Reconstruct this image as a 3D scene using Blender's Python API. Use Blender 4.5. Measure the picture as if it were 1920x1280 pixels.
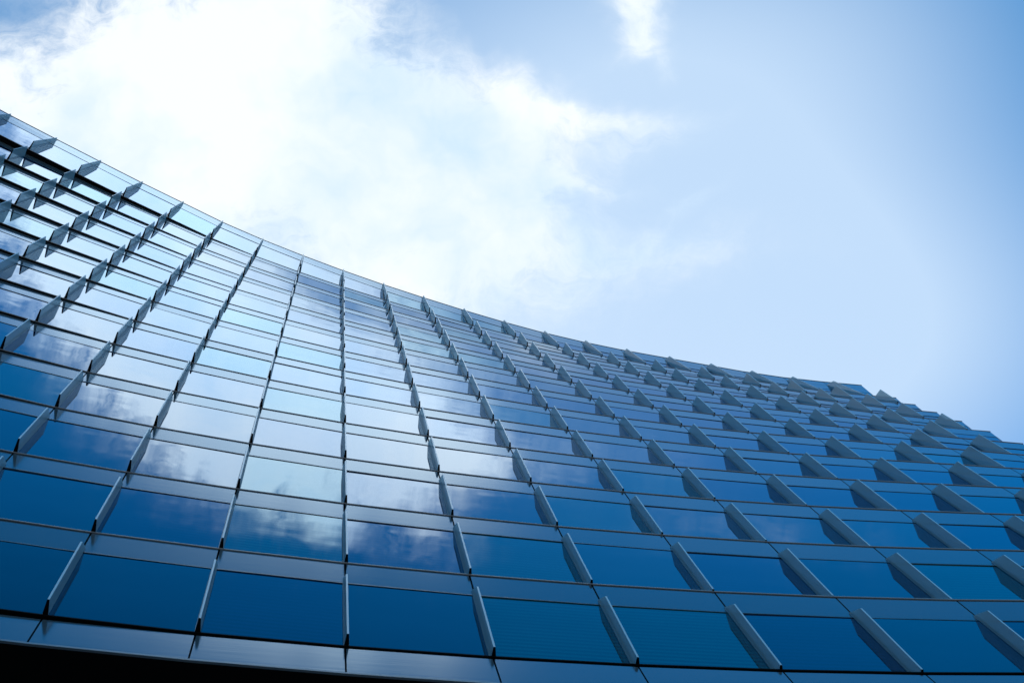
import bpy, math, random
from mathutils import Vector, Matrix

random.seed(7)
for o in list(bpy.data.objects):
    bpy.data.objects.remove(o)
scene = bpy.context.scene
col = scene.collection

# ------------------------------------------------------------------ camera
W = 1.8                       # width of one facade bay in metres
EYE = 1.6                     # camera height
FPX = 2939.804                # focal length in pixels of a 1920 px wide frame
TA, TB = 0.114439, -0.114432  # how far the view leans from straight up
ca, sa, cb, sb = math.cos(TA), math.sin(TA), math.cos(TB), math.sin(TB)
ROT = Matrix(((1, 0, 0), (0, ca, -sa), (0, sa, ca))) @ Matrix(((cb, 0, sb), (0, 1, 0), (-sb, 0, cb)))
cam = bpy.data.cameras.new("camera")
cam.sensor_width = 36
cam.lens = FPX / 1920 * 36
cam.clip_start = 0.1
cam.clip_end = 5000
cam_o = bpy.data.objects.new("camera", cam)
col.objects.link(cam_o)
m = Matrix((ROT[0], -ROT[1], -ROT[2])).transposed().to_4x4()
m.translation = (0, 0, EYE)
cam_o.matrix_world = m
scene.camera = cam_o


def sky_point(u, v):
    """a direction of the sky, written as its slope from the zenith"""
    d = ROT.transposed() @ Vector(((u - 960) / FPX, (v - 640) / FPX, 1.0))
    return d.x / d.z, d.y / d.z


# ------------------------------------------------------------------ colour management
scene.view_settings.view_transform = 'Standard'
scene.view_settings.look = 'None'
scene.view_settings.exposure = 0.0
scene.view_settings.gamma = 1.0

# ------------------------------------------------------------------ sky
SUN_DIR = Vector((0.13, 0.42, 1.0)).normalized()
SUN_EL = math.asin(SUN_DIR.z)
SUN_AZ = math.atan2(SUN_DIR.x, SUN_DIR.y)
world = bpy.data.worlds.new("World")
scene.world = world
world.use_nodes = True
nt = world.node_tree
nt.nodes.clear()
N, L = nt.nodes, nt.links


def node(tree, kind, **kw):
    n = tree.nodes.new(kind)
    for k, v in kw.items():
        setattr(n, k, v)
    return n


def mth(tree, op, a, b=None, c=None, clamp=False):
    n = tree.nodes.new('ShaderNodeMath')
    n.operation = op
    n.use_clamp = clamp
    for i, x in enumerate((a, b, c)):
        if x is None:
            continue
        if isinstance(x, (int, float)):
            n.inputs[i].default_value = x
        else:
            tree.links.new(x, n.inputs[i])
    return n.outputs[0]


tc = node(nt, 'ShaderNodeTexCoord')
sep = node(nt, 'ShaderNodeSeparateXYZ')
L.new(tc.outputs['Generated'], sep.inputs[0])
zz = mth(nt, 'MAXIMUM', sep.outputs[2], 0.12)
gx = mth(nt, 'DIVIDE', sep.outputs[0], zz)
gy = mth(nt, 'DIVIDE', sep.outputs[1], zz)
g = node(nt, 'ShaderNodeCombineXYZ')
L.new(gx, g.inputs[0])
L.new(gy, g.inputs[1])
g = g.outputs[0]

sky = node(nt, 'ShaderNodeTexSky', sky_type='NISHITA')
sky.sun_disc = False
sky.sun_elevation = SUN_EL
sky.sun_rotation = SUN_AZ
sky.altitude = 50
sky.air_density = 1.0
sky.dust_density = 0.6
sky.ozone_density = 4.0


def noise(vec, scale, detail, rough, off=(0, 0, 0), stretch=(1, 1, 1), distort=0.0):
    mp = node(nt, 'ShaderNodeMapping')
    mp.inputs['Location'].default_value = off
    mp.inputs['Scale'].default_value = stretch
    L.new(vec, mp.inputs[0])
    n = node(nt, 'ShaderNodeTexNoise')
    n.inputs['Scale'].default_value = scale
    n.inputs['Detail'].default_value = detail
    n.inputs['Roughness'].default_value = rough
    n.inputs['Distortion'].default_value = distort
    L.new(mp.outputs[0], n.inputs['Vector'])
    return n


# wind-torn warp of the sky coordinate
wn = noise(g, 9.0, 4, 0.6)
wsub = node(nt, 'ShaderNodeVectorMath', operation='SUBTRACT')
L.new(wn.outputs['Color'], wsub.inputs[0])
wsub.inputs[1].default_value = (0.5, 0.5, 0.5)
wsc = node(nt, 'ShaderNodeVectorMath', operation='SCALE')
L.new(wsub.outputs[0], wsc.inputs[0])
wsc.inputs['Scale'].default_value = 0.075
wad = node(nt, 'ShaderNodeVectorMath', operation='ADD')
L.new(g, wad.inputs[0])
L.new(wsc.outputs[0], wad.inputs[1])
gw = wad.outputs[0]


def blob(vec, u, v, ru, rv, weight, rot=0.0):
    """a soft mound of cloud in one direction of the sky"""
    x, y = sky_point(u, v)
    mp = node(nt, 'ShaderNodeMapping', vector_type='TEXTURE')
    mp.inputs['Location'].default_value = (x, y, 0)
    mp.inputs['Rotation'].default_value = (0, 0, math.radians(rot))
    mp.inputs['Scale'].default_value = (ru / FPX, rv / FPX, 1)
    L.new(vec, mp.inputs[0])
    ln = node(nt, 'ShaderNodeVectorMath', operation='DOT_PRODUCT')
    L.new(mp.outputs[0], ln.inputs[0])
    L.new(mp.outputs[0], ln.inputs[1])
    e = mth(nt, 'POWER', 2.718, mth(nt, 'MULTIPLY', ln.outputs['Value'], -1.0))
    return mth(nt, 'MULTIPLY', e, weight)


def total(items):
    s = items[0]
    for i in items[1:]:
        s = mth(nt, 'ADD', s, i)
    return s


BLOBS = [
    (260, 190, 470, 230, 0.95, 0), (760, 300, 290, 260, 0.8, 0), (880, 330, 170, 160, 0.75, 0),
    (520, 60, 270, 200, 0.5, 0), (60, 420, 500, 300, 0.55, 0),
(450, -450, 190, 115, 1.1, 0), (620, -400, 220, 150, 1.0, 0), (800, -370, 220, 130, 0.95, 0),
    (960, -390, 140, 90, 0.85, 0), (560, -520, 120, 60, 0.6, 0), (690, -540, 120, 50, 0.6, 0),
    (800, -610, 150, 75, 0.62, 0), (985, -580, 120, 95, 0.6, 0), (380, -470, 130, 100, 0.7, 0), (640, -600, 130, 50, 0.4, 0), (1090, -400, 80, 60, 0.45, 0),
    (740, -250, 150, 80, 0.8, 0), (930, -170, 130, 80, 0.5, 0), (1110, -130, 150, 100, 0.42, 0),
    (850, -170, 62, 36, -0.5, 0), (1290, -330, 240, 80, 0.22, 10), (1600, -490, 260, 70, 0.16, -8),
    (960, 215, 60, 90, 0.55, 0),
    (930, 50, 170, 110, -0.6, 10), (20, 5, 110, 50, -0.32, 20),
    (1205, 5, 50, 70, 0.75, 10), (1182, 70, 46, 30, 0.45, -20), (1232, 105, 24, 30, 0.45, 0),
    (1080, 222, 150, 26, 0.55, -4), (1220, 240, 110, 34, 0.45, -8), (1075, 335, 120, 24, 0.5, 6),
    (1190, 470, 300, 60, 0.34, 0), (820, 520, 330, 130, 0.42, 0), (1270, 390, 90, 22, 0.32, -35),
]
mound = total([blob(gw, *b) for b in BLOBS])
fb = noise(gw, 18.0, 10, 0.68, off=(3.1, 1.7, 0.4), distort=0.35)
fine = mth(nt, 'SUBTRACT', fb.outputs['Fac'], 0.5)
env = mth(nt, 'ADD', 0.12, mth(nt, 'MULTIPLY', mth(nt, 'MINIMUM', mth(nt, 'MAXIMUM', mound, 0.0), 0.8), 2.2))
wisp = noise(gw, 60.0, 9, 0.7, off=(2.2, 6.6, 1.0), stretch=(0.5, 1.25, 1.0), distort=0.8)   # torn filaments
fine = mth(nt, 'ADD', fine, mth(nt, 'MULTIPLY', mth(nt, 'SUBTRACT', wisp.outputs['Fac'], 0.5), 0.55))
dens = mth(nt, 'ADD', mound, mth(nt, 'MULTIPLY', fine, env))
# the part of the cloud away from the sun is torn into shreds with blue between
shred = noise(g, 30.0, 8, 0.66, off=(5.3, 8.1, 2.0), stretch=(1.0, 0.55, 1.0), distort=0.6)
tear = node(nt, 'ShaderNodeMapRange')
tear.inputs['From Min'].default_value = -0.22
tear.inputs['From Max'].default_value = -0.30
tear.inputs['To Min'].default_value = 0.25
L.new(gy, tear.inputs['Value'])
dens = mth(nt, 'ADD', dens, mth(nt, 'MULTIPLY', mth(nt, 'SUBTRACT', shred.outputs['Fac'], 0.53),
                                mth(nt, 'MULTIPLY', mth(nt, 'MULTIPLY', tear.outputs[0], 3.6), mth(nt, 'MINIMUM', mth(nt, 'MAXIMUM', mound, 0.0), 0.8))))
mr = node(nt, 'ShaderNodeMapRange', interpolation_type='SMOOTHSTEP')
mr.inputs['From Min'].default_value = 0.0
mr.inputs['From Max'].default_value = 1.05
L.new(dens, mr.inputs['Value'])
cloud = mr.outputs['Result']
# thin bright haze spread round the sun
veil = total([blob(g, 900, 620, 760, 520, 0.62, 0), blob(g, 1300, 700, 620, 420, 0.30, 0),
              blob(g, 300, 200, 900, 500, 0.25, 0), blob(g, 1350, 350, 560, 520, 0.42, 0), blob(g, 1150, 480, 260, 150, 0.15, 0), blob(g, 1750, 640, 420, 330, 0.35, 0), blob(g, 1580, 40, 380, 260, 0.22, 0), blob(g, 1120, 40, 360, 200, 0.15, 0)])
veil = mth(nt, 'MINIMUM', veil, 0.85)

skys = node(nt, 'ShaderNodeHueSaturation')      # clear deep blue air
L.new(sky.outputs[0], skys.inputs['Color'])
skys.inputs['Saturation'].default_value = 2.0
skys.inputs['Value'].default_value = 1.8
skys.inputs['Hue'].default_value = 0.485
refl_gain = node(nt, 'ShaderNodeMapRange', interpolation_type='SMOOTHSTEP')   # sky opposite the sun brightened, to lift reflections in the glass
refl_gain.inputs['From Min'].default_value = -0.09
refl_gain.inputs['From Max'].default_value = -0.22
refl_gain.inputs['To Min'].default_value = 0.9
refl_gain.inputs['To Max'].default_value = 1.65
L.new(gy, refl_gain.inputs['Value'])
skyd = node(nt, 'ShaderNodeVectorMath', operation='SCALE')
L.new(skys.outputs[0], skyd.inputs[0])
low_dim = node(nt, 'ShaderNodeMapRange')            # dimmed again farther down, to darken reflections in the lower panes
low_dim.inputs['From Min'].default_value = -0.28
low_dim.inputs['From Max'].default_value = -0.50
low_dim.inputs['To Min'].default_value = 1.0
low_dim.inputs['To Max'].default_value = 0.46
L.new(gy, low_dim.inputs['Value'])
L.new(mth(nt, 'MULTIPLY', refl_gain.outputs[0], low_dim.outputs[0]), skyd.inputs['Scale'])
mixv = node(nt, 'ShaderNodeMix', data_type='RGBA')
L.new(veil, mixv.inputs[0])
L.new(skyd.outputs[0], mixv.inputs[6])
mixv.inputs[7].default_value = (6.5, 8.25, 10.3, 1)
# lit core and thinner, greyer parts of the cloud
core = noise(gw, 7.0, 6, 0.55, off=(9.0, 4.0, 0))
cr = node(nt, 'ShaderNodeMapRange')
cr.inputs['From Min'].default_value = 0.35
cr.inputs['From Max'].default_value = 0.6
L.new(core.outputs['Fac'], cr.inputs['Value'])
ccol = node(nt, 'ShaderNodeMix', data_type='RGBA')
L.new(cr.outputs[0], ccol.inputs[0])
ccol.inputs[6].default_value = (6.4, 8.4, 10.4, 1)
ccol.inputs[7].default_value = (9.8, 10.4, 10.9, 1)
mixc = node(nt, 'ShaderNodeMix', data_type='RGBA')
L.new(cloud, mixc.inputs[0])
L.new(mixv.outputs[2], mixc.inputs[6])
front = node(nt, 'ShaderNodeMapRange')           # front-lit clouds opposite the sun, brightened further for the glass reflections
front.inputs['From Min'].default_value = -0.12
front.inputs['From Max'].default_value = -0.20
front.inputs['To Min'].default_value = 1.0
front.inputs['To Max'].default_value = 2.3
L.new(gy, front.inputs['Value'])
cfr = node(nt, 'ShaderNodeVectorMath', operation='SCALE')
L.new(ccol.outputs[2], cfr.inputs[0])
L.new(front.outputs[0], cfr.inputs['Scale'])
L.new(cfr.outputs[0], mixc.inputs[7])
bg = node(nt, 'ShaderNodeBackground')
bg.inputs['Strength'].default_value = 0.1
L.new(mixc.outputs[2], bg.inputs['Color'])
wo = node(nt, 'ShaderNodeOutputWorld')
L.new(bg.outputs[0], wo.inputs['Surface'])

# ------------------------------------------------------------------ sun
sl = bpy.data.lights.new("sun", 'SUN')
sl.energy = 3.0
sl.angle = math.radians(0.5)
sl.color = (1.0, 0.96, 0.9)
so = bpy.data.objects.new("sun", sl)
so.rotation_euler = SUN_DIR.to_track_quat('Z', 'Y').to_euler()
so.location = SUN_DIR * 300
col.objects.link(so)


# ------------------------------------------------------------------ materials
def mat(name, color, rough=0.5, metal=0.0, ior=1.5, spec=0.5):
    mt = bpy.data.materials.new(name)
    mt.use_nodes = True
    b = mt.node_tree.nodes['Principled BSDF']
    b.inputs['Base Color'].default_value = (*color, 1)
    b.inputs['Roughness'].default_value = rough
    b.inputs['Metallic'].default_value = metal
    b.inputs['IOR'].default_value = ior
    b.inputs['Specular IOR Level'].default_value = spec
    return mt


def ripple(mt, scale, strength, dist, stretch=(1, 1, 1)):
    t = mt.node_tree
    b = t.nodes['Principled BSDF']
    c = node(t, 'ShaderNodeTexCoord')
    mp = node(t, 'ShaderNodeMapping')
    mp.inputs['Scale'].default_value = stretch
    t.links.new(c.outputs['Object'], mp.inputs[0])
    n = node(t, 'ShaderNodeTexNoise')
    n.inputs['Scale'].default_value = scale
    n.inputs['Detail'].default_value = 2
    t.links.new(mp.outputs[0], n.inputs['Vector'])
    bu = node(t, 'ShaderNodeBump')
    bu.inputs['Strength'].default_value = strength
    bu.inputs['Distance'].default_value = dist
    t.links.new(n.outputs['Fac'], bu.inputs['Height'])
    t.links.new(bu.outputs[0], b.inputs['Normal'])


def glass(name, deep, stripes, tint):
    mt = bpy.data.materials.new(name)
    mt.use_nodes = True
    t = mt.node_tree
    t.nodes.clear()
    out = node(t, 'ShaderNodeOutputMaterial')
    dif = node(t, 'ShaderNodeBsdfDiffuse')
    glo = node(t, 'ShaderNodeBsdfGlossy')
    glo.inputs['Color'].default_value = (*tint, 1)
    fre = node(t, 'ShaderNodeFresnel')
    fre.inputs['IOR'].default_value = 1.8
    mixs = node(t, 'ShaderNodeMixShader')
    t.links.new(fre.outputs[0], mixs.inputs[0])
    t.links.new(dif.outputs[0], mixs.inputs[1])
    t.links.new(glo.outputs[0], mixs.inputs[2])
    t.links.new(mixs.outputs[0], out.inputs['Surface'])
    c = node(t, 'ShaderNodeTexCoord')
    n = node(t, 'ShaderNodeTexNoise')
    n.inputs['Scale'].default_value = 0.55
    n.inputs['Detail'].default_value = 3
    t.links.new(c.outputs['Object'], n.inputs['Vector'])
    mx = node(t, 'ShaderNodeMix', data_type='RGBA')
    mx.inputs[6].default_value = (*[x * 0.6 for x in deep], 1)
    mx.inputs[7].default_value = (*[x * 1.5 for x in deep], 1)
    t.links.new(n.outputs['Fac'], mx.inputs[0])
    res = mx.outputs[2]
    if stripes:            # slats of a lowered blind behind the pane
        w = node(t, 'ShaderNodeTexWave', wave_type='BANDS', bands_direction='Z')
        w.inputs['Scale'].default_value = 2.4
        w.inputs['Distortion'].default_value = 0.15
        t.links.new(c.outputs['Object'], w.inputs['Vector'])
        m2 = node(t, 'ShaderNodeMix', data_type='RGBA', blend_type='MULTIPLY')
        m2.inputs[0].default_value = 0.85
        t.links.new(res, m2.inputs[6])
        t.links.new(w.outputs['Color'], m2.inputs[7])
        res = m2.outputs[2]
    t.links.new(res, dif.inputs['Color'])
    mp = node(t, 'ShaderNodeMapping')          # faint rain streaks down the pane
    mp.inputs['Scale'].default_value = (7.0, 7.0, 0.35)
    t.links.new(c.outputs['Object'], mp.inputs[0])
    n2 = node(t, 'ShaderNodeTexNoise')
    n2.inputs['Scale'].default_value = 1.0
    n2.inputs['Detail'].default_value = 5
    t.links.new(mp.outputs[0], n2.inputs['Vector'])
    r2 = node(t, 'ShaderNodeMapRange')
    r2.inputs['From Min'].default_value = 0.42
    r2.inputs['From Max'].default_value = 0.75
    r2.inputs['To Min'].default_value = 0.012
    r2.inputs['To Max'].default_value = 0.05
    t.links.new(n2.outputs['Fac'], r2.inputs['Value'])
    t.links.new(r2.outputs[0], glo.inputs['Roughness'])
    n3 = node(t, 'ShaderNodeTexNoise')         # slow bow of the sheet
    n3.inputs['Scale'].default_value = 0.7
    n3.inputs['Detail'].default_value = 2
    t.links.new(c.outputs['Object'], n3.inputs['Vector'])
    bu = node(t, 'ShaderNodeBump')
    bu.inputs['Strength'].default_value = 0.5
    bu.inputs['Distance'].default_value = 0.006
    t.links.new(n3.outputs['Fac'], bu.inputs['Height'])
    t.links.new(bu.outputs[0], glo.inputs['Normal'])
    return mt


GLASS = [glass("tinted glass blue", (0.001, 0.010, 0.036), False, (0.72, 0.86, 1.0)),
         glass("tinted glass deep blue", (0.001, 0.016, 0.070), True, (0.68, 0.83, 1.0)),
         glass("tinted glass teal", (0.001, 0.075, 0.085), True, (0.66, 0.87, 1.0)),
         glass("tinted glass mid blue", (0.001, 0.032, 0.080), False, (0.76, 0.88, 1.0))]


def panel_material(base, rough):
    """satin coated panel: dark body under a bluish sheen"""
    mt = mat("brushed grey panel", base, rough, 0.0, 1.65)
    t = mt.node_tree
    b = t.nodes["Principled BSDF"]
    b.inputs['Specular IOR Level'].default_value = 0.0
    ripple(mt, 3.0, 0.12, 0.004, (0.25, 0.25, 6.0))
    glo = node(t, 'ShaderNodeBsdfGlossy')
    glo.inputs['Color'].default_value = (0.72, 0.86, 0.97, 1)
    glo.inputs['Roughness'].default_value = rough
    t.links.new(b.inputs['Normal'].links[0].from_socket, glo.inputs['Normal'])
    fre = node(t, 'ShaderNodeFresnel')
    fre.inputs['IOR'].default_value = 1.65
    mx = node(t, 'ShaderNodeMixShader')
    t.links.new(fre.outputs[0], mx.inputs[0])
    t.links.new(b.outputs[0], mx.inputs[1])
    t.links.new(glo.outputs[0], mx.inputs[2])
    t.links.new(mx.outputs[0], t.nodes['Material Output'].inputs['Surface'])
    return mt


SPANS = [panel_material((0.095, 0.118, 0.135), 0.12), panel_material((0.110, 0.130, 0.145), 0.15),
         panel_material((0.085, 0.110, 0.128), 0.10)]
M_SPAN = SPANS[0]
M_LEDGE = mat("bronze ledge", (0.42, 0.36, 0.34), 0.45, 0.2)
M_DARK = mat("black underside", (0.006, 0.006, 0.006), 0.7, 0, 1.3, 0.1)  # shade of fin ends and overhangs is put into this black
M_FRAME = mat("dark window frame", (0.08, 0.115, 0.14), 0.3, 0.3)
M_RAIL = mat("pale metal rail", (0.22, 0.26, 0.28), 0.4, 0.4)
M_COPE = mat("roof coping metal", (0.10, 0.12, 0.12), 0.45, 0.3)
M_CONC = mat("plain concrete", (0.25, 0.25, 0.25), 0.9)
M_PAVE = mat("pale paving", (0.20, 0.195, 0.185), 0.85)


def fin_material():
    mt = mat("frosted glass blade", (0.42, 0.46, 0.47), 0.25, 0.0, 1.5)
    t = mt.node_tree
    b = t.nodes['Principled BSDF']
    out = t.nodes['Material Output']
    tl = node(t, 'ShaderNodeBsdfTranslucent')
    tl.inputs['Color'].default_value = (0.62, 0.78, 0.86, 1)
    tr = node(t, 'ShaderNodeBsdfTransparent')
    tr.inputs['Color'].default_value = (0.74, 0.87, 0.92, 1)
    m1 = node(t, 'ShaderNodeMixShader')
    m1.inputs[0].default_value = 0.45
    t.links.new(b.outputs[0], m1.inputs[1])
    t.links.new(tl.outputs[0], m1.inputs[2])
    m2 = node(t, 'ShaderNodeMixShader')
    m2.inputs[0].default_value = 0.36
    t.links.new(m1.outputs[0], m2.inputs[1])
    t.links.new(tr.outputs[0], m2.inputs[2])
    t.links.new(m2.outputs[0], out.inputs['Surface'])
    return mt


M_FIN = fin_material()
M_EDGE = mat("blade edge painted highlight", (0.72, 0.80, 0.84), 0.25)  # paler than the blade: sky highlight put into the edge colour

# ------------------------------------------------------------------ shape of the facade
# plan position of every vertical joint and how far it shifts from storey to storey
C0, C1 = -8, 13
PX = [-7.7129, -6.7353, -5.7619, -4.7942, -3.8163, -2.8416, -1.8651, -0.9055, 0.0563, 1.0297, 2.0057, 3.0032, 4.0083, 5.0318, 6.0505, 7.0561, 8.081, 9.0803, 10.071, 11.065, 12.061, 13.0554]
PY = [1.6358, 1.8868, 2.1235, 2.3423, 2.5431, 2.7216, 2.8793, 3.0173, 3.1401, 3.2475, 3.3378, 3.4128, 3.471, 3.5128, 3.54, 3.5592, 3.579, 3.605, 3.6413, 3.6891, 3.7484, 3.8191]
QX = [0.0421, 0.0427, 0.0414, 0.0374, 0.032, 0.025, 0.0201, 0.0172, 0.0141, 0.01, 0.0057, 0.0011, -0.0039, -0.009, -0.0128, -0.015, -0.0153, -0.0152, -0.0151, -0.0148, -0.0147, -0.0149]
QY = [-0.1889, -0.1687, -0.1492, -0.1302, -0.1117, -0.0922, -0.074, -0.0566, -0.0398, -0.0235, -0.0075, 0.0092, 0.026, 0.0427, 0.0582, 0.0724, 0.0853, 0.0972, 0.1084, 0.1167, 0.1213, 0.1237]
TH = [0.2576, 0.2449, 0.2304, 0.2125, 0.1919, 0.1706, 0.1514, 0.1349, 0.1185, 0.1011, 0.0836, 0.0664, 0.0493, 0.0338, 0.0229, 0.0192, 0.0227, 0.0313, 0.0423, 0.0537, 0.0652, 0.0767]
for _ in range(3):            # three more bays carry the curve on past the left edge
    t0 = TH[0] + 0.012
    PX.insert(0, PX[0] - math.cos(t0) * 0.99)
    PY.insert(0, PY[0] - math.sin(t0) * 0.99)
    QX.insert(0, QX[0] - 0.0002)
    QY.insert(0, QY[0] - 0.0195)
    TH.insert(0, t0)
    C0 -= 1
H0, ST, ROOF_EXTRA, ROWS = 10.0119, 1.96351, 1.28847, 13
REC, REC_TOP = 0.078, 0.19   # how far the foot of a storey sits behind its head
SPAN = 0.50                  # height of the panel over a window
BAND = 0.55                  # height of the band under the lowest windows


def setback(k, c):
    """inset of the foot of storey k below its head, at joint c"""
    if k == ROWS - 1:
        return REC_TOP + 0.01 * max(0.0, -c - 2)
    return REC + 0.007 * max(0.0, -c - 1)


def level(k):
    if k == 0:
        return H0 + 0.04
    return H0 + k * ST + (ROOF_EXTRA if k == ROWS else 0)


def lerp_list(a, c):
    x = c - C0
    i = min(max(int(math.floor(x)), 0), len(a) - 2)
    f = x - i
    return a[i] * (1 - f) + a[i + 1] * f


def inward(c):
    t = lerp_list(TH, c)
    return Vector((-math.sin(t), math.cos(t)))


def joint(k, c):
    """plan point of the ledge line at row k and joint c"""
    kk = k + (ROOF_EXTRA / ST if k == ROWS else 0)
    off = 0.022 if k == 0 else (-0.0562 if k == ROWS else 0)
    p = Vector((lerp_list(PX, c) + kk * lerp_list(QX, c), lerp_list(PY, c) + kk * lerp_list(QY, c)))
    return p + inward(c) * off


def end_c(k):
    """joint at which the slanted right end of the wall cuts row k"""
    return 13.0 if k == ROWS else 12.65 + 0.322 * (k - 12)


def pt(p, h):
    return Vector((p.x * W, p.y * W, h * W + EYE))


def project(v):
    d = ROT @ (v - Vector((0, 0, EYE)))
    if d.z <= 0.01:
        return None
    return 960 + FPX * d.x / d.z, 640 + FPX * d.y / d.z


class MB:
    """collects faces with material numbers and links them as one mesh object"""

    def __init__(self):
        self.v, self.f, self.m = [], [], []

    def quad(self, a, b, c, d, mi=0):
        i = len(self.v)
        self.v += [a, b, c, d]
        self.f.append((i, i + 1, i + 2, i + 3))
        self.m.append(mi)

    def tri(self, a, b, c, mi=0):
        i = len(self.v)
        self.v += [a, b, c]
        self.f.append((i, i + 1, i + 2))
        self.m.append(mi)

    def hexa(self, b, t, mi=0, under=None):
        """solid from four bottom and four top corners, both in the same order"""
        i = len(self.v)
        self.v += list(b) + list(t)
        fs = [(3, 2, 1, 0), (4, 5, 6, 7), (0, 1, 5, 4), (1, 2, 6, 5), (2, 3, 7, 6), (3, 0, 4, 7)]
        for j, q in enumerate(fs):
            self.f.append(tuple(i + x for x in q))
            self.m.append(under if (under is not None and j == 0) else mi)

    def add(self, other, remap=None):
        i = len(self.v)
        self.v += other.v
        self.f += [tuple(i + x for x in f) for f in other.f]
        self.m += [x if remap is None else remap[x] for x in other.m]

    def build(self, name, mats, parent=None, origin=None):
        o_ = origin or Vector((0, 0, 0))
        me = bpy.data.meshes.new(name)
        me.from_pydata([tuple(x - o_) for x in self.v], [], self.f)
        for q in mats:
            me.materials.append(q)
        me.polygons.foreach_set('material_index', self.m)
        me.update()
        ob = bpy.data.objects.new(name, me)
        col.objects.link(ob)
        ob.location = o_
        if parent is not None:
            ob.parent = parent
            ob.location = o_ - (parent_world(parent))
        return ob


def parent_world(o):
    p = Vector(o.location)
    while o.parent is not None:
        o = o.parent
        p += Vector(o.location)
    return p


# ------------------------------------------------------------------ ground
gm = MB()
gm.quad(Vector((-900, -900, 0)), Vector((900, -900, 0)), Vector((900, 900, 0)), Vector((-900, 900, 0)))
gr = gm.build('ground', [M_PAVE])
gr['kind'] = 'structure'

# ------------------------------------------------------------------ building
tower = bpy.data.objects.new('glass_building', None)
col.objects.link(tower)
tower.location = (0, 6 * W, 0)
tower['label'] = 'tall blue glass office building with a curved facade of projecting fins'
tower['category'] = 'building'


def bar(mb, p0, p1, n0, n1, a, b, h0, h1, mi=0, under=None):
    """bar along a wall line: from inset a to b (inward positive), heights h0 to h1"""
    q = [p0 + n0 * b, p1 + n1 * b, p1 + n1 * a, p0 + n0 * a]
    mb.hexa([pt(x, h0) for x in q][::-1], [pt(x, h1) for x in q][::-1], mi, under)


windows, fins, panels = [], [], []
wall_mb = MB()


def seen_area(corners):
    pr = [project(c) for c in corners]
    if any(p is None for p in pr):
        return 0
    pr = [(min(max(x, 0), 1920), min(max(y, 0), 1280)) for x, y in pr]
    s = 0
    for i in range(len(pr)):
        x0, y0 = pr[i]
        x1, y1 = pr[(i + 1) % len(pr)]
        s += x0 * y1 - x1 * y0
    return abs(s) / 2


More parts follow.
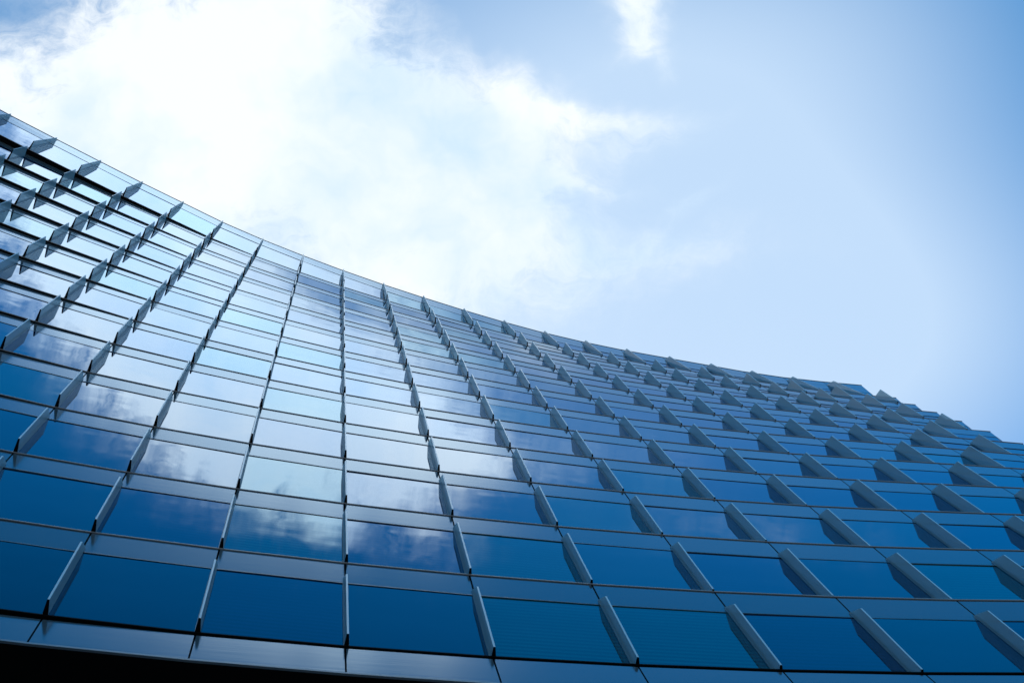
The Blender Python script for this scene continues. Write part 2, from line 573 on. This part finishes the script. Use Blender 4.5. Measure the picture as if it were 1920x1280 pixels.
for k in range(ROWS):
    hb, ht = level(k), level(k + 1)
    eb, et = end_c(k), end_c(k + 1)
    strips = 2 if k == ROWS - 1 else 1
    c = C0
    while c < min(eb, et) - 0.05:
        last = c + 1.3 > min(eb, et)
        if last:
            cb_, ct_ = eb, et          # slanted last bay
        else:
            cb_ = ct_ = c + 1
        nl, nr_t, nr_b = inward(c), inward(ct_), inward(cb_)
        jl, jr_t = joint(k + 1, c), joint(k + 1, ct_)
        jr_b = joint(k + 1, cb_)
        rec = setback(k, c + 0.5)
        rec_j = setback(k, c)
        foot = hb + 0.012
        tdir = (jr_t - jl).normalized()
        nn = Vector((-tdir.y, tdir.x))
        slant = (jr_b - jl).dot(tdir) - (jr_t - jl).dot(tdir)

        def at(x, h, depth=0.0):
            """point of this bay: x from its left (0+) or right (0-) edge, at height h"""
            f = (ht - h) / (ht - hb)
            q = nn * (rec * f + depth)
            if x >= 0:
                return pt(jl + tdir * x + q, h)
            return pt(jr_t + tdir * (x + slant * f) + q, h)

        def block(xa, xb, h0, h1, d_in, d_out):
            """slab between two edges following the leaning plane of the bay"""
            bb = MB()
            bb.hexa([at(xa, h0, -d_out), at(xb, h0, -d_out), at(xb, h0, d_in), at(xa, h0, d_in)],
                    [at(xa, h1, -d_out), at(xb, h1, -d_out), at(xb, h1, d_in), at(xa, h1, d_in)])
            return bb

        hw = ht - SPAN * strips        # head of the window
        gap, fw = 0.008, 0.020
        fr = MB()
        fr.add(block(gap, -gap, hw - 0.018, hw - 0.002, 0.03, 0.003))
        fr.add(block(gap, fw, foot, hw - 0.018, 0.03, 0.003))
        fr.add(block(-fw, -gap, foot, hw - 0.018, 0.03, 0.003))
        da, db, dc = [random.uniform(-0.0022, 0.0022) for _ in range(3)]
        gl = MB()
        gl.quad(at(fw, foot, 0.003 + da), at(-fw, foot, 0.003 + db), at(-fw, hw - 0.018, 0.003 + dc),
                at(fw, hw - 0.018, 0.003 + da + dc - db))
        windows.append((seen_area(gl.v), fr, gl, random.choice((0, 0, 1, 1, 2, 3))))
        wall_mb.quad(at(0, hb - 0.01, 0.05), at(-1e-6, hb - 0.01, 0.05), at(-1e-6, ht - 0.01, 0.05), at(0, ht - 0.01, 0.05))
        for s in range(strips):
            sp = block(0.007, -0.007, ht - SPAN * (s + 1) + 0.004, ht - SPAN * s - (0.018 if s == 0 else 0.008), 0.02, 0.0)
            panels.append((seen_area([sp.v[0], sp.v[1], sp.v[5], sp.v[4]]), sp))
        # fin on the joint
        hfb, hft = hb + 0.016, ht - 0.38
        if k < ROWS - 1:
            depth = 0.098 + 0.008 * k + 0.007 * max(0, c - 3) + (rec_j - REC)
        else:
            depth = 0.20 + 0.006 * (c + 7)
        td = Vector((nl.y, -nl.x))

        def ring(h, h_out):
            """outline of the blade, thick at the wall and thin at its edge, parallel to the leaning glass"""
            i0, i1 = [rec_j * (ht - x) / (ht - hb) for x in (h, h_out)]
            if k == ROWS - 1:          # the top blades stand away from the parapet
                f = (h_out - hb) / (ht - 0.6 - hb)
                i1 = depth - ((-0.046 + 0.011 * (c + 7)) * (1 - f) + (0.066 + 0.0022 * (c + 7)) * f)
            b_ = jl + nl * (i0 + 0.006)
            f_up = (h_out - hb) / (ht - hb)
            swing = -0.045 * c if c < 0 else (-0.02 + 0.05 * f_up) * c
            e_ = jl + nl * (i1 - depth) + td * (depth * swing)
            return [pt(b_ - td * 0.020, h), pt(b_ + td * 0.020, h), pt(e_ + td * 0.007, h_out), pt(e_ - td * 0.007, h_out)]

        f_ = MB()
        f_.hexa(ring(hfb, hfb), ring(hft, hft - 0.22))
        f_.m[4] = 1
        end_shade = MB()  # thin black slab painting the shade on the fin's bottom face
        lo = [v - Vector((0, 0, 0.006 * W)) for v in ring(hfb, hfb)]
        end_shade.hexa(lo, ring(hfb, hfb))
        area = seen_area([f_.v[0], f_.v[3], f_.v[7], f_.v[4]]) + seen_area([f_.v[0], f_.v[1], f_.v[2], f_.v[3]])
        fins.append((area, f_, end_shade))
        if last:
            break
        c += 1

wall_mb.build('wall', [M_DARK], tower)


def centre(mb):
    s = Vector((0, 0, 0))
    for x in mb.v:
        s += x
    return s / len(mb.v)


windows.sort(key=lambda x: -x[0])
rest = MB()
for i, (a, fr, gl, gi) in enumerate(windows):
    if i < 100:
        w = fr.build('window', [M_FRAME], tower, centre(gl))
        gl.build('pane', [GLASS[gi]], w, centre(gl))
    else:
        rest.add(fr)
        rest.add(gl, {0: gi + 1})
r = rest.build('windows', [M_FRAME] + GLASS, tower)
r['kind'] = 'stuff'

fins.sort(key=lambda x: -x[0])
rest = MB()
for i, (a, f_, end_shade) in enumerate(fins):
    if i < 100:
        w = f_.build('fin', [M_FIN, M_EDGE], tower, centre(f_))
        end_shade.build('shaded_end', [M_DARK], w, centre(end_shade))
    else:
        rest.add(f_)
        rest.add(end_shade, {0: 2})
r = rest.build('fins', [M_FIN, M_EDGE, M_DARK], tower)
r['kind'] = 'stuff'

panels.sort(key=lambda x: -x[0])
rest = MB()
for i, (a, sp) in enumerate(panels):
    if i < 100:
        sp.build('spandrel_panel', [random.choice(SPANS)], tower, centre(sp))
    else:
        rest.add(sp, {0: random.randrange(3)})
r = rest.build('spandrel_panels', SPANS, tower)
r['kind'] = 'stuff'

# ledges between the storeys
for k in range(0, ROWS + 1):
    mb = MB()
    h = level(k)
    e = end_c(k)
    cs = [c for c in range(C0, int(math.floor(e)) + 1)]
    if e - cs[-1] > 0.02:
        cs.append(e)
    rows_b, rows_t = [], []
    for c in cs:
        n_ = inward(c)
        j = joint(k, c)
        if k < ROWS:
            wp = joint(k + 1, c) + n_ * setback(k, c)
            nb = (j - wp).dot(n_)          # how far the storey above overhangs
        else:
            nb = 0
        front = max(0.0, nb) + 0.008
        backd = min(0.0, nb) - 0.16
        th_ = 0.011
        lip = max(0.0, nb)
        rows_b.append((pt(j - n_ * front, h - th_), pt(j - n_ * backd, h - th_), pt(j - n_ * lip, h - th_)))
        rows_t.append((pt(j - n_ * front, h + th_ - 0.004), pt(j - n_ * backd, h + th_ - 0.004)))
    for i in range(len(cs) - 1):
        (a, b, s_), (a2, b2, s2) = rows_b[i], rows_b[i + 1]
        (t, u), (t2, u2) = rows_t[i], rows_t[i + 1]
        mb.quad(a, s_, s2, a2, 0)      # underside of the lip
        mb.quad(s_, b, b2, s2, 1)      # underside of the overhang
        mb.quad(a, a2, t2, t, 0)       # front
        mb.quad(t, t2, u2, u, 0)       # top
        mb.quad(b, u, u2, b2, 0)
    mb.quad(rows_b[0][0], rows_t[0][0], rows_t[0][1], rows_b[0][1], 0)
    mb.quad(rows_b[-1][0], rows_b[-1][1], rows_t[-1][1], rows_t[-1][0], 0)
    if k == ROWS:
        mb.build('roof_coping', [M_COPE, M_COPE], tower)
    elif k == 0:
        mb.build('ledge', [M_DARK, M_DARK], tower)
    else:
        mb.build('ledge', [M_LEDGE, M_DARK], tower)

# band of panels under the lowest windows, its rail and the dark soffit
hb = level(0)
e0 = int(math.floor(end_c(0)))
for c in range(C0, e0):
    a, b = joint(0, c), joint(0, c + 1)
    na, nb_ = inward(c), inward(c + 1)
    t = (b - a).normalized()
    mb = MB()
    q = [a + t * 0.006 + na * 0.03, b - t * 0.006 + nb_ * 0.03, b - t * 0.006, a + t * 0.006]
    mb.hexa([pt(x, hb - BAND) for x in q][::-1], [pt(x, hb - 0.04) for x in q][::-1])
    mb.build('base_panel', [M_SPAN], tower, centre(mb))
mb, mr_, ms, ml = MB(), MB(), MB(), MB()
for c in range(C0, e0):
    a, b = joint(0, c), joint(0, c + 1)
    na, nb_ = inward(c), inward(c + 1)
    bar(mb, a, b, na, nb_, 0.034, 0.06, hb - BAND, hb - 0.016)
    bar(mr_, a, b, na, nb_, -0.012, 0.004, hb - BAND - 0.030, hb - BAND - 0.003)
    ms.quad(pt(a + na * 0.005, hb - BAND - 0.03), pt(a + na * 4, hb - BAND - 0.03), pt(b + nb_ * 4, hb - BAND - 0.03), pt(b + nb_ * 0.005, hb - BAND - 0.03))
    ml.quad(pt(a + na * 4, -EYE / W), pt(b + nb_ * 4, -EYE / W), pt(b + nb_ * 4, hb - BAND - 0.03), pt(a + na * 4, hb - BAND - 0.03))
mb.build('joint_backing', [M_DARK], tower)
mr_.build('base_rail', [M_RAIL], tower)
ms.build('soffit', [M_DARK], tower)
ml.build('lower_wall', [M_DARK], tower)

# roof, end walls and back
BACK = 16
rm = MB()
top = level(ROWS) - 0.03
cs = list(range(C0, 13)) + [end_c(ROWS)]
for i in range(len(cs) - 1):
    a, b = joint(ROWS, cs[i]), joint(ROWS, cs[i + 1])
    a, b = a + inward(cs[i]) * 0.12, b + inward(cs[i + 1]) * 0.12
    rm.quad(pt(a, top), pt(b, top), pt(Vector((b.x, BACK)), top), pt(Vector((a.x, BACK)), top))
rm.build('roof', [M_CONC], tower)
em = MB()
for k in range(ROWS):
    for side in (0, 1):
        c_b, c_t = (C0, C0) if side == 0 else (end_c(k), end_c(k + 1))
        a = joint(k + 1, c_b) + inward(c_b) * 0.1
        b = joint(k + 1, c_t) + inward(c_t) * 0.1
        em.quad(pt(a, level(k)), pt(b, level(k + 1) - 0.02), pt(Vector((b.x, BACK)), level(k + 1) - 0.02), pt(Vector((a.x, BACK)), level(k)))
em.build('end_wall', [M_CONC], tower)
bm_ = MB()
xl, xr = joint(0, C0).x, joint(0, end_c(0)).x
xl2, xr2 = joint(ROWS, C0).x, joint(ROWS, 13).x
bm_.quad(pt(Vector((xl, BACK)), -EYE / W), pt(Vector((xr, BACK)), -EYE / W), pt(Vector((xr2, BACK)), top), pt(Vector((xl2, BACK)), top))
bm_.build('back_wall', [M_CONC], tower)
